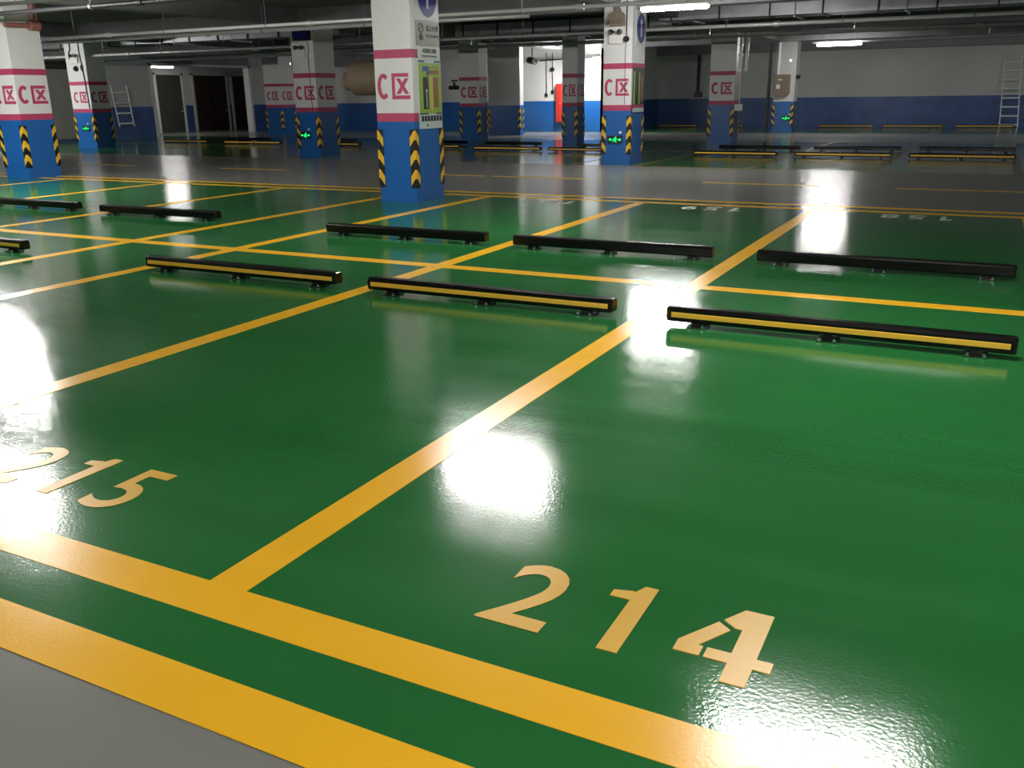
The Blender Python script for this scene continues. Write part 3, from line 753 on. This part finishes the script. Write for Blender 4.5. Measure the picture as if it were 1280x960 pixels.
# tan jet fan left of the poster column
o = empty('ceiling_jet_fan', (-21.9, 30.0, 2.25), 'tan ventilation fan hanging left of the poster column', 'fan')
MB().cyl((-.15, 0, 0), (1.2, 0, 0), .64, 24).cyl((-.32, 0, 0), (-.15, 0, 0), .46, 24, 0, .64).build('drum', M['tan'], o)
MB().cyl((-.62, 0, -.1), (-.32, 0, -.1), .34, 20).build('inlet', M['tan'], o)
MB().cyl((-.63, 0, -.1), (-.62, 0, -.1), .28, 20).build('grille', M['dark'], o)
for x in (.1, 1.0): MB().cyl((x, -.3, .4), (x, -.3, 1.5), .012, 5).cyl((x, .3, .4), (x, .3, 1.5), .012, 5).build('hanger', M['galv'], o)
# black hose valve on the column behind the poster column
o = empty('mounted_valve', (-17.05, 29.3, 1.95), 'black valve with shiny handle left of the dim column behind the posters', 'valve')
MB().cyl((-.4, -.1, -.12), (0, -.1, -.12), .07, 10).cyl((-.2, -.1, -.12), (-.2, -.1, .06), .05, 10).build('body', M['black'], o)
MB().cyl((-.3, -.12, .1), (-.06, -.12, .12), .03, 8).build('handle', M['bolt'], o)
tag(o, o['label'], 'valve')

# ladders
def ladder(name, p0, p1, q0, q1, n, label, r=.022, skip=()):
    o = empty(name, p0, label, 'ladder', 'ladders against walls')
    P0, P1, Q0, Q1 = [Vector(v)-Vector(p0) for v in (p0, p1, q0, q1)]
    MB().cyl(P0, P1, r, 8).build('rail', M['alu'], o); MB().cyl(Q0, Q1, r, 8).build('rail', M['alu'], o)
    for k in range(n):
        t = (k+.3)/n
        a, b = P0.lerp(P1, t), Q0.lerp(Q1, t)
        MB().cyl(a, b, r*1.7, 8).build('rung', M['alu'], o)
    return o
ladder('ladder', (.17, 44.15, .0), (.03, 44.9, 2.86), (.84, 44.15, .0), (.63, 44.9, 2.86), 8, 'aluminium ladder leaning on the long back wall at the right edge')
lr = ladder('wall_ladder', (-32.9, 27.85, .5), (-32.94, 27.7, 2.17), (-32.9, 28.62, .5), (-32.94, 28.5, 2.17), 4, 'short aluminium ladder against the left wall beside the far left column', .028)

# ------------------------------------------------------------------ camera, world, view
cam = bpy.data.cameras.new('camera'); co = bpy.data.objects.new('camera', cam); COL.objects.link(co)
f, pitch, yaw, roll = 1132.75, math.radians(17.595), math.radians(-27.356), math.radians(-.783)
cp, sp_ = math.cos(pitch), math.sin(pitch); cy_, sy_ = math.cos(yaw), math.sin(yaw)
fw = Vector((sy_*cp, cy_*cp, -sp_)); r0 = Vector((cy_, -sy_, 0)); u0 = r0.cross(fw)
r = math.cos(roll)*r0+math.sin(roll)*u0; u = -math.sin(roll)*r0+math.cos(roll)*u0
co.matrix_world = Matrix(((r.x, u.x, -fw.x, 0), (r.y, u.y, -fw.y, 0), (r.z, u.z, -fw.z, 1.5), (0, 0, 0, 1)))
cam.sensor_width = 36; cam.lens = f/1280*36; cam.clip_start = .05; cam.clip_end = 200
S.camera = co
w = bpy.data.worlds.new('world'); S.world = w; w.use_nodes = True
w.node_tree.nodes['Background'].inputs['Color'].default_value = (.02, .022, .025, 1)
vs = S.view_settings
vs.view_transform = 'Standard'; vs.look = 'None'; vs.exposure = 0; vs.gamma = 1; vs.use_curve_mapping = False
S.cycles.use_denoising = True
try: S.cycles.denoiser = 'OPENIMAGEDENOISE'
except Exception: pass
S.cycles.max_bounces = 8; S.cycles.diffuse_bounces = 5; S.cycles.glossy_bounces = 5
S.cycles.sample_clamp_indirect = 12
